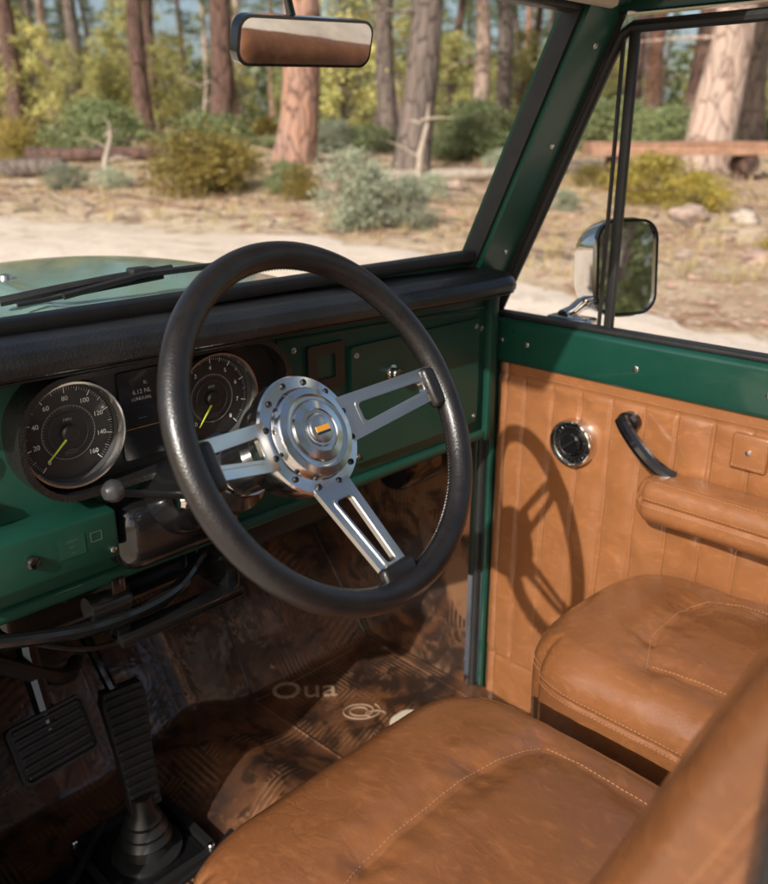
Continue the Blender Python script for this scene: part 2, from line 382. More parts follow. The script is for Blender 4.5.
def gauge(x,z,nums,a0,a1,needle,sub):
    g=G(x,z,-.012); b=B()
    b.lathe([(.0,.004),(.058,.004)],g,64,0,False)
    b.lathe([(.0545,.005),(.0560,.012)],g,64,3,False)
    b.lathe([(.0560,.010),(.0570,.017),(.0585,.021),(.0610,.021),(.0625,.018),(.0630,.012),(.0630,0)],g,64,1,False)
    n=(len(nums)-1)*10
    for k in range(n+1):
        a=R(a0+(a1-a0)*k/n); big=k%10==0; mid=k%5==0
        Mx=g@Matrix.Rotation(a,4,'Z')
        b.box((.0460 if big else .0480 if mid else .0495,-.0005 if big else -.00025,.0048),(.0530,.0005 if big else .00025,.0053),Mx,0,2 if mid else 5)
    for k,tx in enumerate(nums):
        a=R(a0+(a1-a0)*k/(len(nums)-1)); b.text(tx,.0078,g@Matrix.Translation((.0396*math.cos(a),.0396*math.sin(a),.005)),2,.0002)
    b.lathe([(.0225,.0048),(.023,.0053),(.0235,.0048)],g,48,3,False)
    b.lathe([(.0310,.0048),(.0313,.0051),(.0316,.0048)],g,48,5,False)
    for k in range(40):
        Mx=g@Matrix.Rotation(R(228-276*k/39),4,'Z'); b.box((.0290,-.0002,.0048),(.0308,.0002,.0052),Mx,0,5)
    for q,tx in enumerate(sub): b.text(tx,.0050,g@Matrix.Translation((0,-.015-.007*q if q else .015,.005)),5,.0002)
    b.box((-.008,-.0255,.0049),(.008,-.0205,.0052),g,0,3)
    b.lathe([(.010,.005),(.010,.010),(.008,.012),(0,.012)],g,24,4)
    GO=b.done('gauge',[M_DIAL,M_BEZ,M_WHITE,M_DIALG,M_BLACK,M_FAINT],DA,35,'round black gauge with silver bezel')
    nb=B(); Mx=g@Matrix.Rotation(R(needle),4,'Z')
    nb.prism([(-.008,-.0014),(.041,-.0005),(.041,.0005),(-.008,.0014)],.010,.0112,Mx); nb.done('gauge_needle',[M_YEL],GO)
gauge(-.501,1.304,['0','20','40','60','80','100','120','140','160'],228,-48,222,['MPH','000'])
gauge(-.309,1.302,['0','1','2','3','4','5','6','7','8'],228,-48,232,['RPM','x1000'])
b=B()
b.prism(rrect(-.436,-.374,1.250,1.358,.004),.012,.016,P,.001,0)
def T(tx,size,x,z,y=-.0165,mat=1): b.text(tx,size,G(x,z,y),mat,.0001)
T('K:',.0064,-.400,1.342); T('6.12 NL',.0076,-.406,1.332); T('LUNUUIAL',.0056,-.407,1.3235); T('-- - --',.0045,-.408,1.300)
b.box((-.433,-.0166,1.314),(-.377,-.016,1.3143),None,0,2)
b.box((-.433,-.0166,1.288),(-.377,-.016,1.2883),None,0,3)
b.done('display_screen',[M_SCR,M_TXT,M_STEEL,M_ORG],POD)
b=B()
b.prism(rrect(-.055,.250,1.135,1.322,.006),0.0,.007,P,.0025,0)
GB=b.done('glove_box_door',[M_GREENS],DA,35)
b=B(); KM=G(.030,1.268,-.007); b.lathe([(.0125,0),(.0125,.003),(.009,.004),(.009,.014),(.0075,.016),(0,.016)],KM,24,0); b.box((-.0008,-.005,.0158),(.0008,.005,.0165),KM,0,1)
b.done('lock_knob',[M_CHR,M_BLACK],GB)
b=B()
b.ringprism(rrect(-.138,-.068,1.268,1.336,.004),rrect(-.121,-.086,1.284,1.320,.002),0,.006,P,.001,0)
b.box((-.122,-.0015,1.283),(-.084,-.0005,1.321),None,0,1)
b.done('vent_bezel',[M_BLACK,M_GREENS],DA)
def studs(name,pts,Mf,parent,r=.0042,mats=None):
    for p in pts:
        b=B(); b.lathe([(r*1.25,0),(r*1.25,.0008),(r,.0012),(r*.9,.0028),(0,.0034)],Mf(p),16,0); b.box((-r*.7,-r*.12,.0033),(r*.7,r*.12,.0037),Mf(p),0,1)
        b.done(name,mats or [M_ALU,M_BLACK],parent)
studs('panel_screw',[(-.16,1.335),(-.16,1.14),(.262,1.30),(-.045,1.308),(.24,1.308),(.24,1.147),(-.045,1.147),(.10,1.308)],lambda p:G(p[0],p[1],-.007 if -.05<p[0]<.25 else -.001),DA,.0034)
b=B(); b.box((-.68,-.052,1.152),(-.473,.01,1.212),None,.005)
SB=b.done('switch_box',[M_GREENS],DA,label='green lower switch box under the dash')
b=B(); b.lathe([(.0075,0),(.0075,.006),(.005,.008),(.005,.004),(0,.004)],G(-.577,1.183,-.052),20,0); b.done('switch_knob',[M_GLOSSB],SB)
b=B(); b.box((-.545,-.0528,1.172),(-.515,-.0518,1.196),None,0,0)
b.text('2OS1N',.0046,G(-.530,1.191,-.0529),1,.0001); b.text('20 1',.0042,G(-.530,1.184,-.0529),1,.0001); b.text('- o -',.0042,G(-.530,1.177,-.0529),1,.0001)
b.ringprism(rrect(-.508,-.494,1.181,1.193,.001),rrect(-.507,-.495,1.182,1.192,.001),.0521,.0525,P,0,1)
b.done('label_plate',[M_GREENS,M_DIM],SB)
studs('panel_screw',[(-.64,1.2),(-.482,1.163)],lambda p:G(p[0],p[1],-.052),SB,.003)
b=B(); b.lathe([(.020,0),(.020,.006),(.016,.009),(.014,.004),(0,.004)],G(-.615,1.297,0),32,0); b.done('air_vent',[M_GLOSSB],DA)
b=B(); b.lathe([(.012,0),(.012,.01),(.009,.012),(0,.012)],G(-.60,1.235,0),24,0); b.done('dash_knob',[M_BLACK],DA)
b=B()
b.box((-.60,.04,1.02),(-.32,.22,1.10),None,.02,1,4)
b.box((-.18,.16,.95),(.10,.40,1.10),None,.03,0,4)
b.lathe([(.0,0),(.04,0),(.045,.01),(.045,.09),(.035,.10),(0,.10)],frame((.14,.10,1.045),(0,1,0),(0,0,1),(1,0,0)),28,1)
def arc(pts,r,m,n=8):
    P0=[Vector(p) for p in pts]; Q=[]
    for i in range(len(P0)-1):
        a=P0[max(i-1,0)]; b1=P0[i]; c1=P0[i+1]; d=P0[min(i+2,len(P0)-1)]
        for k in range(n):
            t=k/n; Q.append(.5*((2*b1)+(c1-a)*t+(2*a-5*b1+4*c1-d)*t*t+(3*b1-a-3*c1+d)*t**3))
    Q.append(P0[-1]); b.tube(Q,r,10,m)
arc([(-.60,.04,1.06),(-.48,.05,.98),(-.36,.10,.95),(-.2,.18,.98)],.004,0)
arc([(-.62,.0,1.075),(-.50,-.015,1.05),(-.38,.0,1.045),(-.30,.04,1.07)],.009,1)
arc([(-.66,.10,1.05),(-.5,.14,.9),(-.4,.30,.8)],.012,0)
b.box((-.47,-.01,1.01),(-.45,.12,1.10),None,.003,1); b.box((-.30,-.01,1.01),(-.28,.12,1.10),None,.003,1); b.box((-.47,-.02,1.005),(-.28,.01,1.02),None,.003,1)
b.lathe([(.0,0),(.018,0),(.018,.05),(.014,.055),(0,.055)],frame((-.50,.0,1.065),(0,1,0),(0,0,1),(1,0,0)),20,1)
b.done('heater_box',[M_RUB,M_GLOSSB,M_STEEL],CAR)
# ================================================================= FLOOR TUB
def fz(x,y):
    z=.525
    if y>.32: z+= (y-.32)*1.25 if y<.64 else .40
    z+=.05*math.exp(-((x+.19)/.09)**2)*min(1,max(0,(y+.3)/.3))
    z+=.002*noise.noise(Vector((x*6,y*6,0)))
    return z
b=B(); b.grid(lambda u,v: Vector((-.66+u*.985,-1.3+v*1.95,fz(-.66+u*.985,-1.3+v*1.95))),110,200)
def fl(pts,r=.0022):
    Q=[]
    for (x0,y0),(x1,y1) in zip(pts,pts[1:]):
        for k in range(14): x=x0+(x1-x0)*k/14; y=y0+(y1-y0)*k/14; Q.append((x,y,fz(x,y)+.001))
    b.tube(Q,r,6,0)
fl([(-.03,-.10),(-.045,.30),(.0,.55)]); fl([(-.045,.305),(.28,.300)]); fl([(.27,-.10),(.285,.30),(.285,.55)]); fl([(-.34,-.05),(-.33,.32),(-.33,.58)])
FL=b.done('floor_mat',[M_CAR],CAR,80,'brown patterned floor covering with clear mat')
M_PRT=simple('worn_print',(.40,.27,.18),.4)
def snapfloor(b,x0,y0,rot,off=.002):
    Mx=Matrix.Rotation(R(rot),4,'Z')
    for v in b.bm.verts:
        q=Mx@v.co; X,Y=q.x+x0,q.y+y0; v.co=Vector((X,Y,fz(X,Y)+off+q.z))
b=B(); b.text('Oua',.080,Matrix.Identity(4),0,.0008); snapfloor(b,.050,.262,-40); b.done('mat_lettering',[M_PRT],FL)
b=B(); b.tube([((.014+.028*i/70)*math.cos(i*.19),(.009+.019*i/70)*math.sin(i*.19),0) for i in range(71)],.0013,6); b.tube([(.020*math.cos(a*.3)+.03,.010*math.sin(a*.3)-.012,0) for a in range(15)],.0012,6); snapfloor(b,.085,.13,-40); b.done('mat_logo',[M_PRT],FL)
b=B(); b.prism(rrect(.080,.155,-.01,.06,.030,8),fz(.11,.02)+.002,fz(.11,.02)+.014,None,.004); b.done('floor_plug',[M_CREAM],CAR)
b=B()
b.grid(lambda u,v: Vector((.308+.004*noise.noise(Vector((0,u*5,v*6))),.045+u*.6,.50+v*.62)),30,30,0)
b.done('kick_panel',[M_CAR],CAR,80)
b=B(); b.box((-.69,.62,.50),(.36,.66,1.30),None,.004); b.box((-.69,-1.35,.44),(.36,.66,.50),None,.004); b.done('firewall',[M_STEEL],CAR)
b=B(); b.box((-.70,-1.3,.40),(-.66,-.0,.535),None,.012); b.box((-.71,.0,.40),(-.665,.9,1.36),None,.01); b.done('rocker_panel',[M_GREEN],CAR)
def pedal(cx,cy,cz,tilt,rz=0):
    return Matrix.Translation((cx,cy,cz))@Matrix.Rotation(R(rz),4,'Z')@Matrix.Rotation(R(tilt),4,'X')
b=B(); Mx=pedal(-.538,.08,.85,-28,4)
b.box((-.056,-.006,-.040),(.056,.008,.040),Mx,.008,0,3)
for k in range(6): b.box((-.047,-.011,-.033+k*.0122),(.047,-.005,-.0265+k*.0122),Mx,.0015,0,1)
b.ringprism(rrect(-.056,.056,-.040,.040,.01),rrect(-.052,.052,-.036,.036,.008),.004,.011,Mx@P,.001,0)
b.tube([(-.535,.09,.86),(-.53,.14,.95),(-.52,.17,1.05),(-.51,.15,1.12)],[.012,.014,.015,.015],10,1)
b.done('brake_pedal',[M_RUB,M_GLOSSB],CAR)
b=B(); Mx=pedal(-.400,.135,.72,-14,-8)
poly=[(-.024,-.095),(-.027,.0),(-.034,.085),(-.030,.105),(.030,.105),(.034,.085),(.027,.0),(.024,-.095)]
b.prism(poly,-.012,.014,Mx@P,.005)
for k in range(13):
    z=-.085+k*.0145; w=.022+.008*(z+.09)/.19
    b.box((-w,-.019,z),(w,-.012,z+.008),Mx,.002,0,1)
b.lathe([(.055,0),(.055,.008),(.040,.012),(.036,.026),(.041,.032),(.033,.042),(.036,.050),(.027,.060),(.029,.068),(.019,.082),(.016,.11)],Matrix.Translation((-.410,.105,.545)),32,1)
b.tube([(-.405,.15,.80),(-.41,.22,.88),(-.42,.32,.95)],.009,8,2)
b.done('accelerator_pedal',[M_RUB,M_BLACK,M_GLOSSB],CAR)
b=B()
b.box((-.49,.03,.530),(-.34,.19,.546),None,.008,0,3)
b.ringprism(rrect(-.50,-.33,.02,.20,.02),rrect(-.488,-.342,.032,.188,.014),.540,.556,None,.004,1)
b.box((-.60,-.02,.535),(-.505,.16,.556),None,.006,0,3); b.tube([(-.605,-.03,.56),(-.50,-.01,.562),(-.36,.005,.560),(-.30,.03,.56)],.005,8,1)
b.tube([(-.62,.06,.558),(-.52,.12,.566),(-.44,.19,.565)],.006,8,1)
for (x,y) in ((-.49,.03),(-.34,.03),(-.49,.19),(-.34,.19)): b.lathe([(.006,0),(.006,.004),(.004,.006),(0,.006)],Matrix.Translation((x,y,.556)),12,2)
b.done('pedal_base',[M_GLOSSB,M_STEEL,M_ALU],CAR)
b=B()
b.box((-.64,-.06,.53),(-.61,.12,.56),None,.01,0); b.tube([(-.66,-.12,.60),(-.55,-.08,.595),(-.48,-.05,.58)],.012,10,0)
b.tube([(-.62,.2,.58),(-.62,.22,.8),(-.60,.15,1.08)],.016,10,0); b.tube([(-.66,.1,.62),(-.63,.12,.9),(-.65,.06,1.1)],.02,10,1)
b.done('floor_bracket',[M_GLOSSB,M_GLOSSB],CAR)

# ================================================================= SEATS
def puff(hx,hy,hz,r,Mx,name,parent,seams,crown,edge_seam=None,n=80,seed=0,mat=None,puck=.0014,Rp=0,lump=.0042):
    def F(p,off=0):
        q=Vector((p[0]*hx,p[1]*hy,p[2]*hz)); h=(hx,hy,hz)
        inn=Vector([max(-(h[i]-r),min(h[i]-r,q[i])) for i in range(3)]); d=q-inn
        nr=d.normalized() if d.length>1e-7 else Vector((0,0,1))
        if d.length>1e-7: q=inn+nr*r
        if Rp:
            ix=max(-(hx-Rp),min(hx-Rp,q.x)); iy=max(-(hy-Rp),min(hy-Rp,q.y)); dx,dy=q.x-ix,q.y-iy
            if abs(dx)>1e-7 and abs(dy)>1e-7:
                k=max(abs(dx),abs(dy))/math.hypot(dx,dy); k=k*.85+.15; q.x=ix+dx*k; q.y=iy+dy*k
        w=max(0,nr.z)**.5 if (nr.z>0 and p[2]>-.99) else 0
        X,Y=min(1,abs(q.x/hx)),min(1,abs(q.y/hy)); disp=0
        disp+=w*crown*(1-X**2.6)*(1-Y**3)
        nv=Vector((q.x*5+seed,q.y*5,q.z*5)); disp+=lump*noise.noise(nv)+lump*.3*noise.noise(nv*2.7)
        for (x0,y0,x1,y1,dep,wd) in seams:
            dx,dy=x1-x0,y1-y0; L=dx*dx+dy*dy; tt=max(0,min(1,((q.x-x0)*dx+(q.y-y0)*dy)/L))
            dd=math.hypot(q.x-x0-tt*dx,q.y-y0-tt*dy)
            disp-=w*(dep*.6*math.exp(-(dd/wd)**2)+dep*1.6*math.exp(-(dd/(wd*8))**2))
            disp+=w*puck*math.exp(-(dd/.05)**2)*(noise.noise(Vector((q.x*34,q.y*34,seed)))+.4*noise.noise(Vector((q.x*80,q.y*60,seed))))
        if edge_seam is not None:
            dz=abs(q.z-edge_seam); disp-=(1-w*.3)*.0035*math.exp(-(dz/.0035)**2)
            disp+=puck*.8*math.exp(-(dz/.03)**2)*noise.noise(Vector((q.x*28,q.y*28,seed+5)))
        return q+nr*(disp+off),nr
    t=bmesh.new(); bmesh.ops.create_cube(t,size=2)
    bmesh.ops.subdivide_edges(t,edges=t.edges[:],cuts=n,use_grid_fill=True)
    for v in t.verts: v.co=F(tuple(v.co))[0]
    b=B(); b.merge(t,Mx,0)
    def st(pts):
        for a,c2 in pts: b.tube([a,a*.5+c2*.5+Vector((0,0,.0003)),c2],.0006,5,1,False,Mx)
    L=[]
    for (x0,y0,x1,y1,dep,wd) in seams:
        ln=math.hypot(x1-x0,y1-y0); k=int(ln/.0055); nx,ny=-(y1-y0)/ln,(x1-x0)/ln
        for sd in (.0050,):
            for i in range(k):
                a=(x0+(x1-x0)*i/k+nx*sd,y0+(y1-y0)*i/k+ny*sd); c2=(x0+(x1-x0)*(i+.6)/k+nx*sd,y0+(y1-y0)*(i+.6)/k+ny*sd)
                if abs(a[0])<hx*.97 and abs(a[1])<hy*.97: L.append((F((a[0]/hx,a[1]/hy,1),.0001)[0],F((c2[0]/hx,c2[1]/hy,1),.0001)[0]))
    if edge_seam is not None:
        for sz in (edge_seam+.006,edge_seam-.006):
            pz=sz/hz
            for side in range(4):
                ln=2*(hx if side%2==0 else hy); k=int(ln/.0055)
                for i in range(k):
                    u0=-1+2*i/k; u1=-1+2*(i+.6)/k
                    f=(lambda u:(u,1,pz)) if side==0 else (lambda u:(-1,u,pz)) if side==1 else (lambda u:(u,-1,pz)) if side==2 else (lambda u:(1,u,pz))
                    L.append((F(f(u0),0)[0],F(f(u1),0)[0]))
    st(L)
    return b.done(name,[mat or M_LEA,M_STI],parent,60)
def seat(x0,x1,yf,yb,ztop,label,seed,bx0,bx1):
    hx=(x1-x0)/2; hy=(yf-yb)/2; hz=.105; cx=(x0+x1)/2; cy=(yf+yb)/2
    b=B(); b.box((x0+.04,yb+.02,.53),(x1-.04,yf-.06,ztop-.19),None,.01)
    base=b.done('seat',[M_STEEL],CAR,label=label)
    bx=hx-.070; yy=hy-.165; fy=lambda x: yy+.012-.030*abs(x/bx)**2.5
    seams=[(-bx,fy(bx),-bx*.5,fy(bx*.5),.0032,.003),(-bx*.5,fy(bx*.5),bx*.5,fy(bx*.5),.0032,.003),(bx*.5,fy(bx*.5),bx,fy(bx),.0032,.003),(bx,fy(bx),bx*.97,-hy,.0032,.003),(-bx,fy(bx),-bx*.97,-hy,.0032,.003)]
    puff(hx,hy,hz,.052,Matrix.Translation((cx,cy,ztop-hz)),'seat_cushion',base,seams,.028,hz-.046,104,seed,Rp=.12)
    a=R(20); up=Vector((0,-math.sin(a),math.cos(a))); fr=Vector((0,math.cos(a),math.sin(a)))
    Hh=.33; hz2=.065; hx2=(bx1-bx0)/2; bx=hx2-.065
    cpos=Vector(((bx0+bx1)/2,-.635,.95))+up*(Hh-.06)-fr*hz2
    Mx=frame(cpos,Vector((-1,0,0)),up,fr)
    puff(hx2,Hh,hz2,.045,Mx,'seat_backrest',base,[(-bx,-Hh,-bx,Hh-.08,.003,.003),(bx,-Hh,bx,Hh-.08,.003,.003),(-bx,Hh-.08,bx,Hh-.08,.003,.003)],.018,hz2-.035,80,seed+3)
seat(-.622,-.140,-.298,-.80,.957,'tan leather front seat nearest the open door',1,-.575,-.145)
seat(-.055,.312,-.308,-.80,.957,'tan leather seat beside the closed door',9,-.045,.312)

# ================================================================= PASSENGER DOOR
b=B()
b.box((.340,-1.15,.47),(.385,.028,1.312),None,.008)
b.box((.314,-1.15,1.230),(.345,.028,1.312),None,.010,0,4)
b.box((.322,-1.15,1.312),(.352,.02,1.320),None,.003,1)
b.tube([(.318,.030,1.36),(.318,.030,1.22),(.318,.030,.52),(.318,.020,.488),(.318,-.03,.475),(.318,-.6,.475)],.009,10,1)
b.tube([(.330,.018,1.235),(.330,.018,.53),(.330,.010,.498),(.330,-.03,.49),(.330,-.6,.49)],.007,10,0)
DO=b.done('door',[M_GREEN,M_RUB],CAR,label='dark green closed side door with tan leather trim')
def dpan(u,v):
    y=.008-u*1.12; z=.50+v*.735
    x=.321; g=((y-.0+.003*noise.noise(Vector((2,y*3,z*5))))/.058)%1.0; dd=min(g,1-g)*.058
    inside=max(0,min(1,(z-.615)/.02,(1.212-z)/.015))
    x+=inside*(.0036*math.exp(-(dd/.0030)**2)-.0022*math.sin(math.pi*g))
    x+=.003*math.exp(-((z-.62)/.003)**2)+.003*math.exp(-((z-1.208)/.003)**2)+.004*math.exp(-((y+.018)/.003)**2)
    edge=max(0,min(1,u*1.12/.03,(z-.5)/.03,(1.225-z)/.05))
    k=math.exp(-(dd/.025)**2)
    x+=edge*(-.004*noise.noise(Vector((3,y*7,z*3)))+.0032*noise.noise(Vector((8,y*15,z*7)))+(.2+k)*.003*noise.noise(Vector((8,y*24,z*24))))
    if u<.012: x+=.014*(1-u/.012)
    return Vector((x,y,z))
b=B(); b.grid(dpan,450,170)
for zz in (.628,1.216):
    for k in range(190):
        y0=-.02-k*.006; u0=(.008-y0)/1.12; u1=(.008-y0+.0038)/1.12; v=(zz-.5)/.735
        if u1<1: b.tube([dpan(u0,v)+Vector((-.0003,0,0)),dpan(u1,v)+Vector((-.0003,0,0))],.0006,5,1)
for yy in [-.024]+[-.058*i-.005 for i in range(1,19)]:
    for k in range(95):
        zz=.64+k*.006; u=(.008-yy)/1.12
        if u<1: b.tube([dpan(u,(zz-.5)/.735)+Vector((-.0002,0,0)),dpan(u,(zz+.0038-.5)/.735)+Vector((-.0002,0,0))],.0006,4,1)
b.done('door_panel',[M_LEAD,M_STI],DO,80,'tan pleated leather door card with stitching')
D=lambda y,z,x=.314: frame((x,y,z),(0,-1,0),(0,0,1),(-1,0,0))
b=B(); g=D(-.17,1.12)
b.lathe([(.042,-.008),(.042,.008),(.040,.013),(.0375,.014),(.0355,.011),(.034,.006)],g,56,0,False)
b.lathe([(0,.005),(.0345,.005)],g,40,1,False)
b.lathe([(.028,.005),(.0275,.008),(.027,.005)],g,40,2,False)
b.lathe([(.021,.005),(.020,.013),(.017,.016),(0,.017)],g,32,1)
for k in range(24):
    Mx=g@Matrix.Rotation(R(15*k),4,'Z'); b.box((.0295,-.0004,.0052),(.0325,.0004,.0058),Mx,0,2)
b.prism([(-.0022,-.012),(.0022,-.012),(.0014,.020),(-.0014,.020)],.0165,.0215,g@Matrix.Rotation(R(-50),4,'Z'),.0008,2)
b.done('window_crank',[M_CHR,M_GLOSSB,M_ALU],DO)
b=B()
b.lathe([(.019,-.008),(.019,.006),(.015,.010),(0,.012)],D(-.268,1.178),28,0)
arc([(.301,-.262,1.186),(.294,-.275,1.174),(.288,-.298,1.155),(.288,-.325,1.133),(.294,-.350,1.117),(.299,-.362,1.112)],.0115,0,4)
b.done('door_handle',[M_GLOSSB],DO)
puff(.040,.26,.035,.022,Matrix.Translation((.285,-.580,1.081)),'armrest',DO,[(-.022,-.25,-.022,.25,.0012,.002)],.005,.002,80,4,M_LEAD,.001,.03,.002)
studs('door_stud',[(-.06,1.272),(-.27,1.268),(-.48,1.268),(-.005,1.272)],lambda p:D(p[0],p[1],.314),DO,.0042)
b=B(); b.box((.310,-.492,1.150),(.322,-.438,1.205),None,.004,0,3)
for k in range(8):
    for (ya,za,yb,zb) in ((-.487+k*.006,1.1555,-.4835+k*.006,1.1555),(-.487+k*.006,1.1995,-.4835+k*.006,1.1995),(-.4865,1.156+k*.0055,-.4865,1.1595+k*.0055),(-.4435,1.156+k*.0055,-.4435,1.1595+k*.0055)):
        b.tube([(.3097,ya,za),(.3097,yb,zb)],.0006,4,2)
b.lathe([(.004,0),(.004,.003),(0,.004)],D(-.465,1.179,.310),14,1); b.done('trim_patch',[M_LEAD,M_ALU,M_STI],DO)
b=B()
b.tube([(.345,.028,1.315),(.345,-.160,1.722),(.345,-.178,1.756),(.345,-.195,1.766),(.345,-1.1,1.768)],.009,10,0)
b.box((.339,-.206,1.315),(.351,-.191,1.765),None,.003,0)
b.box((.341,-.183,1.315),(.349,-.178,1.75),None,.002,0)
b.done('window_frame',[M_RUB,M_CHR],DO)
YZ=Matrix(((0,0,1,0),(1,0,0,0),(0,1,0,0),(0,0,0,1)))
b=B(); mc=Vector((.456,-.150,1.400)); rot=Matrix.Translation(mc)@Matrix.Rotation(R(-28),4,'Z')@Matrix.Rotation(R(-7),4,'X')
t=bmesh.new(); bmesh.ops.create_cube(t,size=2); bmesh.ops.subdivide_edges(t,edges=t.edges[:],cuts=24,use_grid_fill=True)
for v in t.verts:
    h=(.064,.100,.084); r=.055; q=Vector([v.co[i]*h[i] for i in range(3)]); inn=Vector([max(-(h[i]-r),min(h[i]-r,q[i])) for i in range(3)]); d=q-inn
    if d.length>1e-6: q=inn+d.normalized()*r
    q.y=q.y if q.y>-.012 else -.012
    k=1-.24*max(0,q.y/.10)**2; q.x*=k; q.z*=k; v.co=q
b.merge(t,rot,0)
b.tube([(.440,-.11,1.340),(.415,-.10,1.335),(.39,-.10,1.325),(.37,-.095,1.318)],[.013,.012,.012,.014],12,0)
b.box((.352,-.15,1.306),(.395,-.07,1.322),None,.005,0)
MI=b.done('side_mirror',[M_CHR],DO,50)
b=B(); b.ringprism(rrect(-.060,.060,-.081,.081,.034,6),rrect(-.055,.055,-.076,.076,.030,6),.009,.019,rot@P,.001,0); b.prism(rrect(-.056,.056,-.077,.077,.030,6),.0125,.0145,rot@P,0,1)
b.done('mirror_glass',[M_GLOSSB,M_MIR],DO)

# ================================================================= WINDSHIELD FRAME, ROOF
wy=lambda z: .02-.466*(z-1.40)
b=B()
def pil(x0,x1,z0,z1,dy0,dy1,mat,bev=.006):
    poly=[(wy(z0)+dy0,z0),(wy(z0)+dy1,z0),(wy(z1)+dy1,z1),(wy(z1)+dy0,z1)]
    b.prism(poly,x0,x1,YZ,bev,mat,3)
pil(.246,.330,1.375,1.83,-.022,.03,0,.010)
pil(.240,.248,1.40,1.80,-.012,.02,1,.003)
pil(.329,.335,1.36,1.80,-.03,-.01,1,.002)
pil(-.69,-.61,1.375,1.83,-.022,.03,0,.008)
pil(-.612,-.596,1.40,1.80,-.012,.02,1,.004)
b.box((-.69,.022,1.36),(.335,.062,1.420),None,.006,0)
b.box((-.61,-.000,1.416),(.25,.030,1.434),None,.005,1)
b.box((-.69,wy(1.81)-.035,1.792),(.335,wy(1.81)+.03,1.84),None,.008,0)
b.box((-.61,wy(1.79)-.01,1.780),(.25,wy(1.79)+.02,1.795),None,.004,1)
WF=b.done('windshield_frame',[M_GREENF,M_RUB],CAR,label='dark green windshield frame with black rubber gasket')
studs('frame_bolt',[(.300,1.43),(.300,1.60),(.300,1.74)],lambda p:frame((p[0],wy(p[1])-.022,p[1]),(1,0,0),(0,-.42,.9),(0,-.9,-.42)),WF,.0038)
b=B()
b.box((.318,-1.3,1.782),(.372,-.16,1.84),None,.008,0)
b.box((-.69,-.40,1.842),(.372,-.16,1.862),None,.006,0)  # roof shape ends early on purpose, so sky light fills the cabin
b.box((-.67,-.39,1.828),(.318,-.205,1.839),None,.003,1)
b.done('roof',[M_GREEN,M_CREAM],CAR,label='front roof section with cream liner, cut short to let in sky light')
b=B(); b.box((-.05,-.215,1.782),(.27,-.195,1.825),Matrix.Identity(4),.008,0); b.done('sun_visor',[M_CREAM],CAR)
b=B(); b.box((-.70,-.95,.42),(-.662,-.846,1.86),None,.008,1); b.box((-.665,-.92,.45),(-.655,-.842,1.84),None,.004,1); b.done('door_pillar',[M_GREEN,M_RUB],CAR)
b=B(); ctr=Vector((-.262,-.165,1.708)); Mx=frame(ctr,Vector((1,-.12,.03)),Vector((0,-.22,1)),Vector((-.12,-1,-.22)))
b.prism(rrect(-.083,.083,-.0235,.0235,.014,6),-.010,.004,Mx,.004,0,3)
b.tube([ctr+Vector((0,.014,.0)),ctr+Vector((-.004,.022,.04)),(ctr.x-.002,wy(1.77)-.0,1.775),(ctr.x,wy(1.80)-.02,1.80)],[.006,.0045,.0045,.006],10,0)
RM=b.done('rearview_mirror',[M_GLOSSB],CAR)
b=B(); b.prism(rrect(-.080,.080,-.0205,.0205,.012,6),.0042,.0052,Mx,0,0); b.done('mirror_glass',[M_MIR],RM)
def hz_(x,y):
    z=1.430-.25*(y-.33)**2-.55*max(0,x+.25)**2-.3*max(0,y-1.0)**2*6
    z+=.006*math.exp(-((x+.45)/.02)**2)
    return z
b=B(); b.grid(lambda u,v: Vector((-.72+u*1.08,.062+v*1.2,hz_(-.72+u*1.08,.062+v*1.2)-(.02 if v==0 else 0))),80,80)
b.box((.34,.05,.75),(.385,1.2,1.12),None,.02,0); b.box((-.74,.05,.75),(-.70,1.2,1.34),None,.02,0); b.box((-.72,1.22,.6),(.38,1.28,1.1),None,.02,0)
HO=b.done('hood',[M_HOOD],CAR,60,'green sunlit hood, sky sheen painted into its colour')
b=B()
b.tube([(-.50,.125,1.432),(-.44,.11,1.440),(-.36,.10,1.448),(-.28,.10,1.452)],[.006,.006,.005,.004],8,0)
b.tube([(-.44,.085,1.436),(-.33,.085,1.450),(-.20,.09,1.449)],.0045,6,0)
b.box((-.345,.085,1.448),(-.315,.105,1.458),None,.003,0)
b.tube([(-.49,.10,1.430),(-.30,.09,1.443)],.003,6,0)
b.done('wiper',[M_RUB],HO)
b=B(); b.lathe([(.009,0),(.008,.005),(0,.007)],Matrix.Translation((-.42,.30,hz_(-.42,.30))),16,0); b.done('washer_nozzle',[M_ALU],HO)

# ================================================================= TERRAIN
def h1(s): 
    return float(np.interp(s,[-1e4,0,3.5,7,12,16,22,40,80,1e4],[0,0,.02,.28,.62,.85,1.1,1.5,2.0,2.0]))
def H(x,y):
    s=.713*(x+.895)+.701*(y+.9)
    z=0; 
    for d in (-1,0,1): z+=h1(s+d)/3
    z+=.10*noise.noise(Vector((x*.18,y*.18,0)))*min(1,max(0,(s-3)/6))
    return z
def sp(u):
    t=(u-.5)*2; return 3.0*math.sinh(t*5.2)
def gv(u,v):
    x=8+sp(u); y=8+sp(v); z=H(x,y); s=.713*x+.701*y
    z+=.05*noise.noise(Vector((x*.9,y*.9,4)))*min(1,max(0,(s-7)/5))
    return Vector((x,y,z))
b=B(); b.grid(gv,260,260)
g=b.done('ground',[M_GRD],None,180); g['kind']='structure'; g['label']='dry forest floor with pine litter and soil'; g['category']='ground'
yk=[-60,-10,0,2,5.6,8,10.8,14,20,40]; xk=[14,6.2,5.6,5.7,6.2,5.4,3.9,1.0,-7,-40]
def redge(y): return float(np.interp(y,yk,xk))
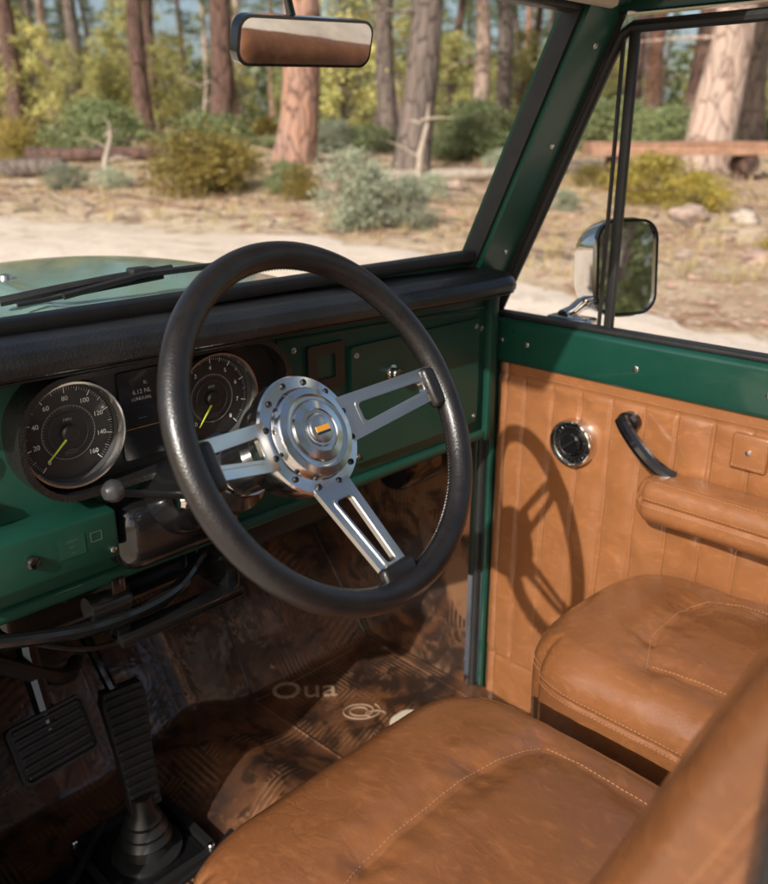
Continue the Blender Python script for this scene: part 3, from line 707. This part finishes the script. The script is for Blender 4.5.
def rv(u,v):
    y=-40+v*75; rgt=redge(y)+.5*noise.noise(Vector((y*.8,0,1)))+.2*noise.noise(Vector((y*3.5,0,1)))+.08*noise.noise(Vector((y*11,0,1)))
    w=11.0; x=rgt-w+u*w
    e=min(u,1-u); return Vector((x,y,H(x,y)+.055*min(1,e*18)-.025+.008*noise.noise(Vector((x*2,y*2,2)))))
b=B(); b.grid(rv,70,520)
g=b.done('road',[M_ROAD],None,180); g['kind']='structure'; g['label']='pale sandy dirt track through the forest'; g['category']='road'

# ================================================================= VEGETATION
def leafmesh(name,cen,size,mat,w=.5,extra=None):
    n=len(cen); a=rng.normal(size=(n,3)); a/=np.linalg.norm(a,axis=1)[:,None]; q=rng.normal(size=(n,3)); q-=a*(q*a).sum(1)[:,None]; q/=np.linalg.norm(q,axis=1)[:,None]
    s=np.asarray(size).reshape(-1,1)*np.ones((n,1))
    V=np.stack([cen-a*s,cen+q*s*w,cen+a*s,cen-q*s*w],1).reshape(-1,3)
    F=np.arange(4*n).reshape(-1,4)
    me=bpy.data.meshes.new(name); vs=V.tolist(); fs=F.tolist(); mi=[0]*n
    if extra:
        for (ev,ef) in extra:
            o=len(vs); vs+=ev; fs+=[[i+o for i in f] for f in ef]; mi+=[1]*len(ef)
    me.from_pydata(vs,[],fs); me.materials.append(mat[0] if isinstance(mat,(list,tuple)) else mat)
    if extra: me.materials.append(mat[1] if isinstance(mat,(list,tuple)) else M_BKG)
    me.polygons.foreach_set('material_index',mi); me.update(); return me
def stick(p0,p1,r0,r1,k=5):
    p0=Vector(p0);p1=Vector(p1); d=(p1-p0).normalized(); a=d.orthogonal().normalized(); c2=d.cross(a); vs=[];fs=[]
    for p,r in ((p0,r0),(p1,r1)):
        for i in range(k): t=2*math.pi*i/k; vs.append(tuple(p+a*math.cos(t)*r+c2*math.sin(t)*r))
    for i in range(k): fs.append([i,(i+1)%k,k+(i+1)%k,k+i])
    return vs,fs
def trunkmesh(name,mat,hgt,r,seed,dead=7):
    b=B(); n=40
    def f(u,v):
        z=v*hgt; a=u*2*math.pi; rr=r*(1-.75*v)*(1+.35*math.exp(-z/.5)); rr*=1+.09*noise.noise(Vector((math.cos(a)*1.3+seed,math.sin(a)*1.3,z*.8)))+.04*noise.noise(Vector((math.cos(a)*5,math.sin(a)*5,z*2+seed)))
        ox=.5*noise.noise(Vector((seed,0,z*.16)))+.08*noise.noise(Vector((seed,2,z*.6))); oy=.5*noise.noise(Vector((seed+5,0,z*.16)))
        ox-=.5*noise.noise(Vector((seed,0,0))); oy-=.5*noise.noise(Vector((seed+5,0,0)))
        return Vector((ox+rr*math.cos(a),oy+rr*math.sin(a),z-.3))
    b.grid(f,28,n)
    rd=random.Random(seed)
    for i in range(dead):
        z=rd.uniform(1.8,6.5); a=rd.uniform(0,6.28); L=rd.uniform(.5,1.8); d=Vector((math.cos(a),math.sin(a),rd.uniform(-.3,.4)))
        p=Vector((0,0,z)); pts=[p+d*(L*k/4)+Vector((0,0,-.12*(k/4)**2*L))+Vector((rd.uniform(-.05,.05),rd.uniform(-.05,.05),rd.uniform(-.05,.05))) for k in range(5)]
        b.tube(pts,[.04,.03,.022,.014,.006],6)
    o=b.done(name,[mat],None,70); me=o.data; bpy.data.objects.remove(o); return me
def pinecrown(seed,z0,z1,rad,mat,nb=60):
    rd=random.Random(seed); cs=[]; ex=[]
    for i in range(nb):
        z=z0+(z1-z0)*(i/nb)**.9; a=rd.uniform(0,6.28); L=rad*(1-.8*(i/nb))*rd.uniform(.6,1.1)
        d=Vector((math.cos(a),math.sin(a),rd.uniform(-.15,.25))); p=Vector((0,0,z)); ex.append(stick(p,p+d*L,.05,.012,4))
        for k in range(7):
            q=p+d*(L*(.3+.7*k/6)); cs+= [tuple(q+Vector((rd.gauss(0,.28),rd.gauss(0,.28),rd.gauss(0,.14)))) for _ in range(12)]
    cs=np.array(cs); return leafmesh('crown',cs,rng.uniform(.09,.2,len(cs)),[mat,M_BKD],.22,ex)
def leafcrown(seed,h,w,mat,ncl=46,per=110,ls=.06,z0=.25):
    rd=random.Random(seed); cs=[]; ex=[]
    for i in range(ncl):
        t=rd.random(); z=h*(z0+(1-z0)*t); rr=w*.5*math.sin(math.pi*min(.97,max(.08,.12+.85*t)))**.6*rd.random()**.5; a=rd.uniform(0,6.28)
        p=Vector((rr*math.cos(a),rr*math.sin(a),z)); sg=rd.uniform(.04,.11)*w
        ex.append(stick((0,0,z*.45),p,.012*h*.3,.004,4))
        cs+=[(p.x+rd.gauss(0,sg),p.y+rd.gauss(0,sg),max(.02,p.z+rd.gauss(0,sg*.7))) for _ in range(per)]
    cs=np.array(cs); return leafmesh('crown',cs,rng.uniform(ls*.6,ls*1.4,len(cs)),[mat,M_BKG],.55,ex)
trk={'r':trunkmesh('trunk_red',M_BKR,18,.42,1),'g':trunkmesh('trunk_grey',M_BKG,18,.38,2),'p':trunkmesh('trunk_pale',M_BKP,18,.45,3,4),'d':trunkmesh('trunk_dark',M_BKD,18,.34,4,10)}
crn=[pinecrown(11,6.5,18,3.0,M_PINE),pinecrown(12,5.6,18,2.7,M_PINE),pinecrown(13,7.5,18.5,3.0,M_LEAFG)]
def mk(name,me,par):
    o=bpy.data.objects.new(name,me); COL.objects.link(o); o.parent=par; return o
def tree(x,y,kind,sc,lab,rot=None,lean=0,crown=None,hs=1):
    e=empty('pine_tree',(x,y,H(x,y)-.05),lab,'tree',group='pine trees of the forest'); e.rotation_euler=(R(lean),R(-lean*.6),random.uniform(0,6.28) if rot is None else rot)
    e.scale=(sc,sc,hs); mk('trunk',trk[kind],e); mk('crown',crn[crown if crown is not None else random.randrange(3)],e)
tree(11.3,13.8,'r',1.0,'tall pine with reddish plated bark and straight trunk',crown=2)
tree(12.3,11.3,'g',.92,'grey barked pine leaning slightly beside sage bush',lean=3,rot=1,crown=2)
tree(16.2,7.1,'p',1.0,'large pine with pale pinkish bark beside log bench',crown=2)
TL={'r':'pine with reddish bark among forest trees','g':'grey barked pine standing in the forest','d':'dark brown slender pine in the forest','p':'slim pale barked pine in the forest'}
for x,y,k,sc in ((13.7,23.5,'d',.8),(13.96,20.2,'d',1.0),(20.7,16.4,'p',.55),(26.3,19.7,'g',.8),(23.2,10.8,'d',1.0),(24.4,9.5,'g',.9),(11.8,28.4,'d',.9),(16.7,34,'g',.8),(18.8,18.2,'g',.8),(28.3,14.6,'r',.7),(7.5,24,'d',.7),(22,13.5,'d',.6)):
    tree(x,y,k,sc,TL[k],lean=random.uniform(-2.5,2.5))
for i in range(95):
    px=random.uniform(-.58,.62); t=30+75*random.random()**.8
    x=-.895+t*(.754+.7009*px); y=-.9+t*(.741-.7133*px)
    tree(x,y,random.choice('rggdddp'),random.uniform(.35,.95),'slender pine in the deep forest',hs=random.uniform(.7,1.1),lean=random.gauss(0,3))
for x,y in ((-2,-14),(1.5,-17),(4,-13),(6,-18),(9,-15),(-5,-22),(2.5,-24),(11,-22),(12,-9),(15,-14)):
    tree(x,y,random.choice('rgd'),random.uniform(.7,1),'pine standing behind the parked vehicle')
sap=[leafcrown(21,5.5,3.6,M_LEAFY,60,80,.075,.15),leafcrown(22,4.5,3.2,M_LEAFG,60,80,.07,.1),leafcrown(23,7,3.8,M_LEAFY,70,80,.08,.2)]
st1=trunkmesh('sap_trunk',M_BKG,4.2,.07,9,0)
def sapl(x,y,lab,k,j):
    e=empty('young_tree',(x,y,H(x,y)-.05),lab,'tree',group='young trees under the pines'); e.rotation_euler=(0,0,random.uniform(0,6.28)); e.scale=(k,k,k)
    mk('trunk',st1,e); mk('crown',sap[j],e)
for i in range(52):
    px=random.uniform(-.55,.6); t=26+45*random.random()
    x=-.895+t*(.754+.7009*px); y=-.9+t*(.741-.7133*px)
    sapl(x,y,'leafy yellow green young tree under the pines',random.uniform(.45,1.0),random.choice((0,0,1,2)))
for x,y in ((1,-9),(2.2,-10),(3.6,-9.5),(5.5,-11.5),(-3,-16),(8,-12),(-.8,-11),(4.5,-15),(10,-8),(12,-5),(7,-9)): sapl(x,y,'leafy young tree behind the parked vehicle',.9,1)
n=12000; tt=rng.uniform(85,125,n); pp=rng.uniform(-.75,.8,n); X=-.9+tt*(.754+.7*pp); Y=-.9+tt*(.741-.713*pp); Z=2+rng.uniform(0,1,n)**1.3*8
me=leafmesh('far_wood',np.stack([X,Y,Z],1),rng.uniform(.4,.9,n),M_LEAFG,.6); o=bpy.data.objects.new('far_wood',me); COL.objects.link(o); o['kind']='stuff'; o['label']='distant mass of green forest foliage'; o['category']='forest'
bsh={'s':leafcrown(31,1.0,1.25,M_SAGE,70,90,.024,.1),'y':leafcrown(32,1.0,1.5,M_BYEL,70,90,.028,.08),'g':leafcrown(33,1.0,1.5,M_LEAFG,70,90,.03,.08),'b':leafcrown(34,1.0,1.5,M_BYE2,70,90,.028,.08)}
labs={'s':'grey green sagebrush on dry ground','y':'dry yellow brown bush on forest edge','g':'low green bush on forest floor','b':'bright yellow bush beside the log bench'}
def bush(x,y,k,w,h):
    o=bpy.data.objects.new('bush',bsh[k]); COL.objects.link(o); o.location=(x,y,H(x,y)-.05); o.scale=(w/1.3,w/1.3,h); o.rotation_euler=(0,0,random.uniform(0,6.28)); o['label']=labs[k]; o['category']='bush'; o['group']='bushes at the forest edge'
for a in ((6.5,6.9,'s',1.05,.92),(6.95,6.4,'s',.75,.65),(7.3,7.4,'s',.8,.7),(6.8,10.8,'y',1.45,.92),(7.4,10.9,'y',1.2,.75),(7.6,11.8,'g',1.0,.7),(5.7,12.8,'s',.8,.4),(6.2,12.2,'s',.7,.35),(7.7,9.3,'y',.6,.5),(7.9,9.9,'g',.6,.5),(17.2,13.8,'g',2.2,1.2),(10.9,5.3,'b',1.2,.68),(10.7,4.5,'b',.8,.5),(15,12.2,'g',1.6,.9),(9.5,19,'g',2.2,1.3),(11,16.5,'g',2.0,1.0),(19,9.3,'g',2,1.1),(14.5,16,'s',1.4,.8),(9.2,8.0,'s',.6,.4),(13,9.5,'s',.9,.5),(8,20,'y',1.6,.9),(20,11.5,'g',2.2,1.3),(8.8,6.0,'y',.45,.3),(7.9,5.5,'s',.4,.25),(9.6,5.9,'s',.5,.3),(8.9,2.6,'y',.5,.25),(11.8,6.8,'y',.7,.4)): bush(*a)
for i in range(34):
    px=random.uniform(-.5,.5); t=random.uniform(19,42); bush(-.895+t*(.754+.7009*px),-.9+t*(.741-.7133*px),random.choice('ggyys'),random.uniform(.9,2.2),random.uniform(.4,1.0))
vs=[];fs=[]
for i in range(2000):
    px=random.uniform(-.5,.5); t=7.5+22*random.random()**1.3; x=-.895+t*(.754+.7009*px); y=-.9+t*(.741-.7133*px)
    if x<redge(y)+.1: continue
    z=H(x,y); hh=random.uniform(.06,.24)
    for k in range(14):
        a=random.uniform(0,6.28); r0=random.uniform(0,.10); bx,by=x+r0*math.cos(a),y+r0*math.sin(a); lx,ly=math.cos(a)*hh*.6*random.random(),math.sin(a)*hh*.6*random.random(); w=.006; o=len(vs)
        vs+=[(bx-w*math.sin(a),by+w*math.cos(a),z-.02),(bx+w*math.sin(a),by-w*math.cos(a),z-.02),(bx+lx,by+ly,z+hh*random.uniform(.6,1))]; fs.append((o,o+1,o+2))
me=bpy.data.meshes.new('grass'); me.from_pydata(vs,[],fs); me.materials.append(M_GRASS); o=bpy.data.objects.new('grass',me); COL.objects.link(o); o['kind']='stuff'; o['label']='tufts of dry straw coloured grass'; o['category']='grass'
vs=[];fs=[]
for i in range(4200):
    px=random.uniform(-.5,.5); t=6+20*random.random()**1.2; x=-.895+t*(.754+.7009*px); y=-.9+t*(.741-.7133*px)
    if x<redge(y)-.2 and random.random()<.85: continue
    z=H(x,y)+.01; r=random.uniform(.010,.04)*(1 if random.random()<.93 else 2.2); o=len(vs)
    for d in ((1,0,0),(0,1,0),(-1,0,0),(0,-1,0),(0,0,.6),(0,0,-.4)): vs.append((x+d[0]*r*random.uniform(.6,1.4),y+d[1]*r*random.uniform(.6,1.4),z+d[2]*r))
    fs+=[(o+a,o+(a+1)%4,o+4) for a in range(4)]
me=bpy.data.meshes.new('pebbles'); me.from_pydata(vs,[],fs); me.materials.append(M_ROCK); o=bpy.data.objects.new('pebbles',me); COL.objects.link(o); o['kind']='stuff'; o['label']='loose stones and bark chips on the ground'; o['category']='gravel'
vs=[];fs=[]
for i in range(700):
    px=random.uniform(-.5,.5); t=8+18*random.random(); x=-.895+t*(.754+.7009*px); y=-.9+t*(.741-.7133*px)
    if x<redge(y): continue
    z=H(x,y)+.03; a=random.uniform(0,3.14); L=random.uniform(.1,.6); ev,ef=stick((x,y,z),(x+L*math.cos(a),y+L*math.sin(a),z+random.uniform(-.01,.14)),.014,.005,4); o=len(vs); vs+=ev; fs+=[[q+o for q in f] for f in ef]
me=bpy.data.meshes.new('twigs'); me.from_pydata(vs,[],fs); me.materials.append(M_BKG); o=bpy.data.objects.new('twigs',me); COL.objects.link(o); o['kind']='stuff'; o['label']='fallen twigs scattered on forest floor'; o['category']='twigs'
def rock(x,y,s,seed,lab='weathered rock lying on the forest floor'):
    t=bmesh.new(); bmesh.ops.create_icosphere(t,subdivisions=3,radius=1)
    for v in t.verts:
        q=v.co*1.5+Vector((seed*3.1,0,0)); v.co*=1+.35*noise.noise(q)+.12*noise.noise(q*3); v.co.z*=.6
    b=B(); b.merge(t,Matrix.Translation((x,y,H(x,y)+s*.25))@Matrix.Scale(s,4),0); o=b.done('rock',[M_ROCK],None,28); o['label']=lab; o['category']='rock'; o['group']='rocks beside the track'
for i,(x,y,s) in enumerate(((9.9,4.2,.24),(10.2,3.6,.18),(9.2,6.6,.13),(7.0,5.2,.10),(8.4,7.6,.16),(7.9,8.3,.2),(8.2,2.6,.16),(7.8,3.2,.10),(11.8,5.3,.25),(10.2,8.4,.2),(9.5,11.0,.22),(7.6,4.2,.08),(12.5,8,.2),(6.9,7.9,.09),(9,3.3,.1),(8.6,9.6,.2),(10.5,7.2,.15),(7.4,1.9,.12),(8.9,1.6,.14),(7.2,6.0,.09),(8.3,6.8,.11))): rock(x,y,s,i)
def log(pts,r,mat,lab,name='fallen_log'):
    b=B(); P2=[Vector((x,y,H(x,y)+z)) for x,y,z in pts]; Q=[]
    for i in range(len(P2)-1):
        for k in range(6): Q.append(P2[i].lerp(P2[i+1],k/6))
    Q.append(P2[-1]); n=len(Q); b.tube([q+Vector((0,0,.03*noise.noise(q))) for q in Q],[r*(1-.4*i/n)*(1+.15*noise.noise(Vector((i*.7,0,r)))) for i in range(n)],12)
    o=b.done(name,[mat],None,50); o['label']=lab; o['category']='log'; return o
log([(9.5,9.9,.1),(11.5,8.8,.14),(13.8,8.0,.2)],.12,M_WOOD,'grey weathered fallen log behind the sage bush')
log([(13.2,8.2,.12),(15,7.0,.12)],.16,M_BKG,'short grey log on the ground')
log([(7,17,.25),(8.6,15.4,.3),(10,14.6,.2)],.16,M_BKD,'dark fallen log in dry grass')
log([(5.4,15.5,.1),(6.4,14.2,.2)],.2,M_BKG,'weathered stump lying in dry grass')
z0=H(14.5,5.2)
BE=empty('log_bench',(14.5,5.2,z0),'low reddish brown plank bench on chunky log supports','bench')
A0=Vector((12.5,7.4,z0+.52)); A1=Vector((17.5,2.6,z0+.52)); dv=(A1-A0).normalized(); pv=Vector((-dv.y,dv.x,0))
b=B(); Mb=frame(A0,dv,pv,(0,0,1)); LL=(A1-A0).length
t=bmesh.new(); bmesh.ops.create_cube(t,size=1); bmesh.ops.subdivide_edges(t,edges=t.edges[:],cuts=10,use_grid_fill=True)
for v in t.verts: v.co=Vector(((v.co.x+.5)*LL,v.co.y*.6,v.co.z*.20))+Vector((0,.03*noise.noise(v.co*4),.03*noise.noise(v.co*5+Vector((3,0,0)))))
b.merge(t,Mb,0); b.done('seat_plank',[M_LOGR],BE,40)
for k in (.08,.40,.72,.95):
    q=A0+dv*LL*k; b=B(); b.tube([q-pv*.25+Vector((0,0,-.26)),q+pv*.25+Vector((0,0,-.26))],.17,12); b.tube([(q.x,q.y,z0-.3),(q.x,q.y,z0+.2)],.15,10); b.done('leg',[M_BKD],BE)
def snag(x,y,hgt,seed,lab):
    b=B(); rd=random.Random(seed); z=H(x,y)
    b.tube([(x,y,z-.1),(x+.05,y,z+hgt*.4),(x+.16,y-.05,z+hgt*.75),(x+.12,y-.1,z+hgt)],[.07,.055,.035,.012],8)
    for i in range(5):
        zz=z+hgt*rd.uniform(.3,.9); a=rd.uniform(0,6.28); L=rd.uniform(.3,.8)*hgt*.6; p=Vector((x+.06,y,zz)); d=Vector((math.cos(a),math.sin(a),rd.uniform(.0,.7)))
        b.tube([p,p+d*L*.5,p+d*L+Vector((0,0,-.05))],[.025,.016,.005],6)
    o=b.done('dead_branch',[M_WOOD],None,50); o['label']=lab; o['category']='branch'
snag(6.3,12.6,1.0,1,'bleached dead branch standing in dry grass'); snag(10.2,9.2,1.3,4,'twisted dead branch leaning by grey pine'); snag(14,21,2.2,6,'bare dead branch in the woods')

# ================================================================= LIGHT + CAMERA
sd=Vector((-.70,-.207,.45)).normalized()
L=bpy.data.lights.new('sun','SUN'); L.energy=5.0; L.angle=R(.6); L.color=(1,.96,.89); lo=bpy.data.objects.new('sun',L); COL.objects.link(lo)
lo.rotation_euler=(-sd).to_track_quat('-Z','Y').to_euler()
w=bpy.data.worlds.new('World'); S.world=w; w.use_nodes=True; nt=w.node_tree; bg=nt.nodes['Background']
sk=nt.nodes.new('ShaderNodeTexSky'); sk.sky_type='NISHITA'; sk.sun_disc=False; sk.sun_elevation=math.asin(sd.z); sk.sun_rotation=math.atan2(sd.x,sd.y)%(2*math.pi); sk.air_density=1; sk.dust_density=4
nt.links.new(sk.outputs[0],bg.inputs[0]); bg.inputs[1].default_value=.15
cd=bpy.data.cameras.new('camera'); cam=bpy.data.objects.new('camera',cd); COL.objects.link(cam); S.camera=cam
cam.location=(-.895,-.90,1.62); cam.rotation_euler=(R(70),0,R(-45.5))
cd.sensor_fit='VERTICAL'; cd.sensor_height=24; cd.lens=24*850/884; cd.clip_start=.02; cd.clip_end=2000
cd.dof.use_dof=True; cd.dof.focus_distance=1.0; cd.dof.aperture_fstop=3.4
S.view_settings.view_transform='Standard'; S.view_settings.look='None'; S.view_settings.exposure=0
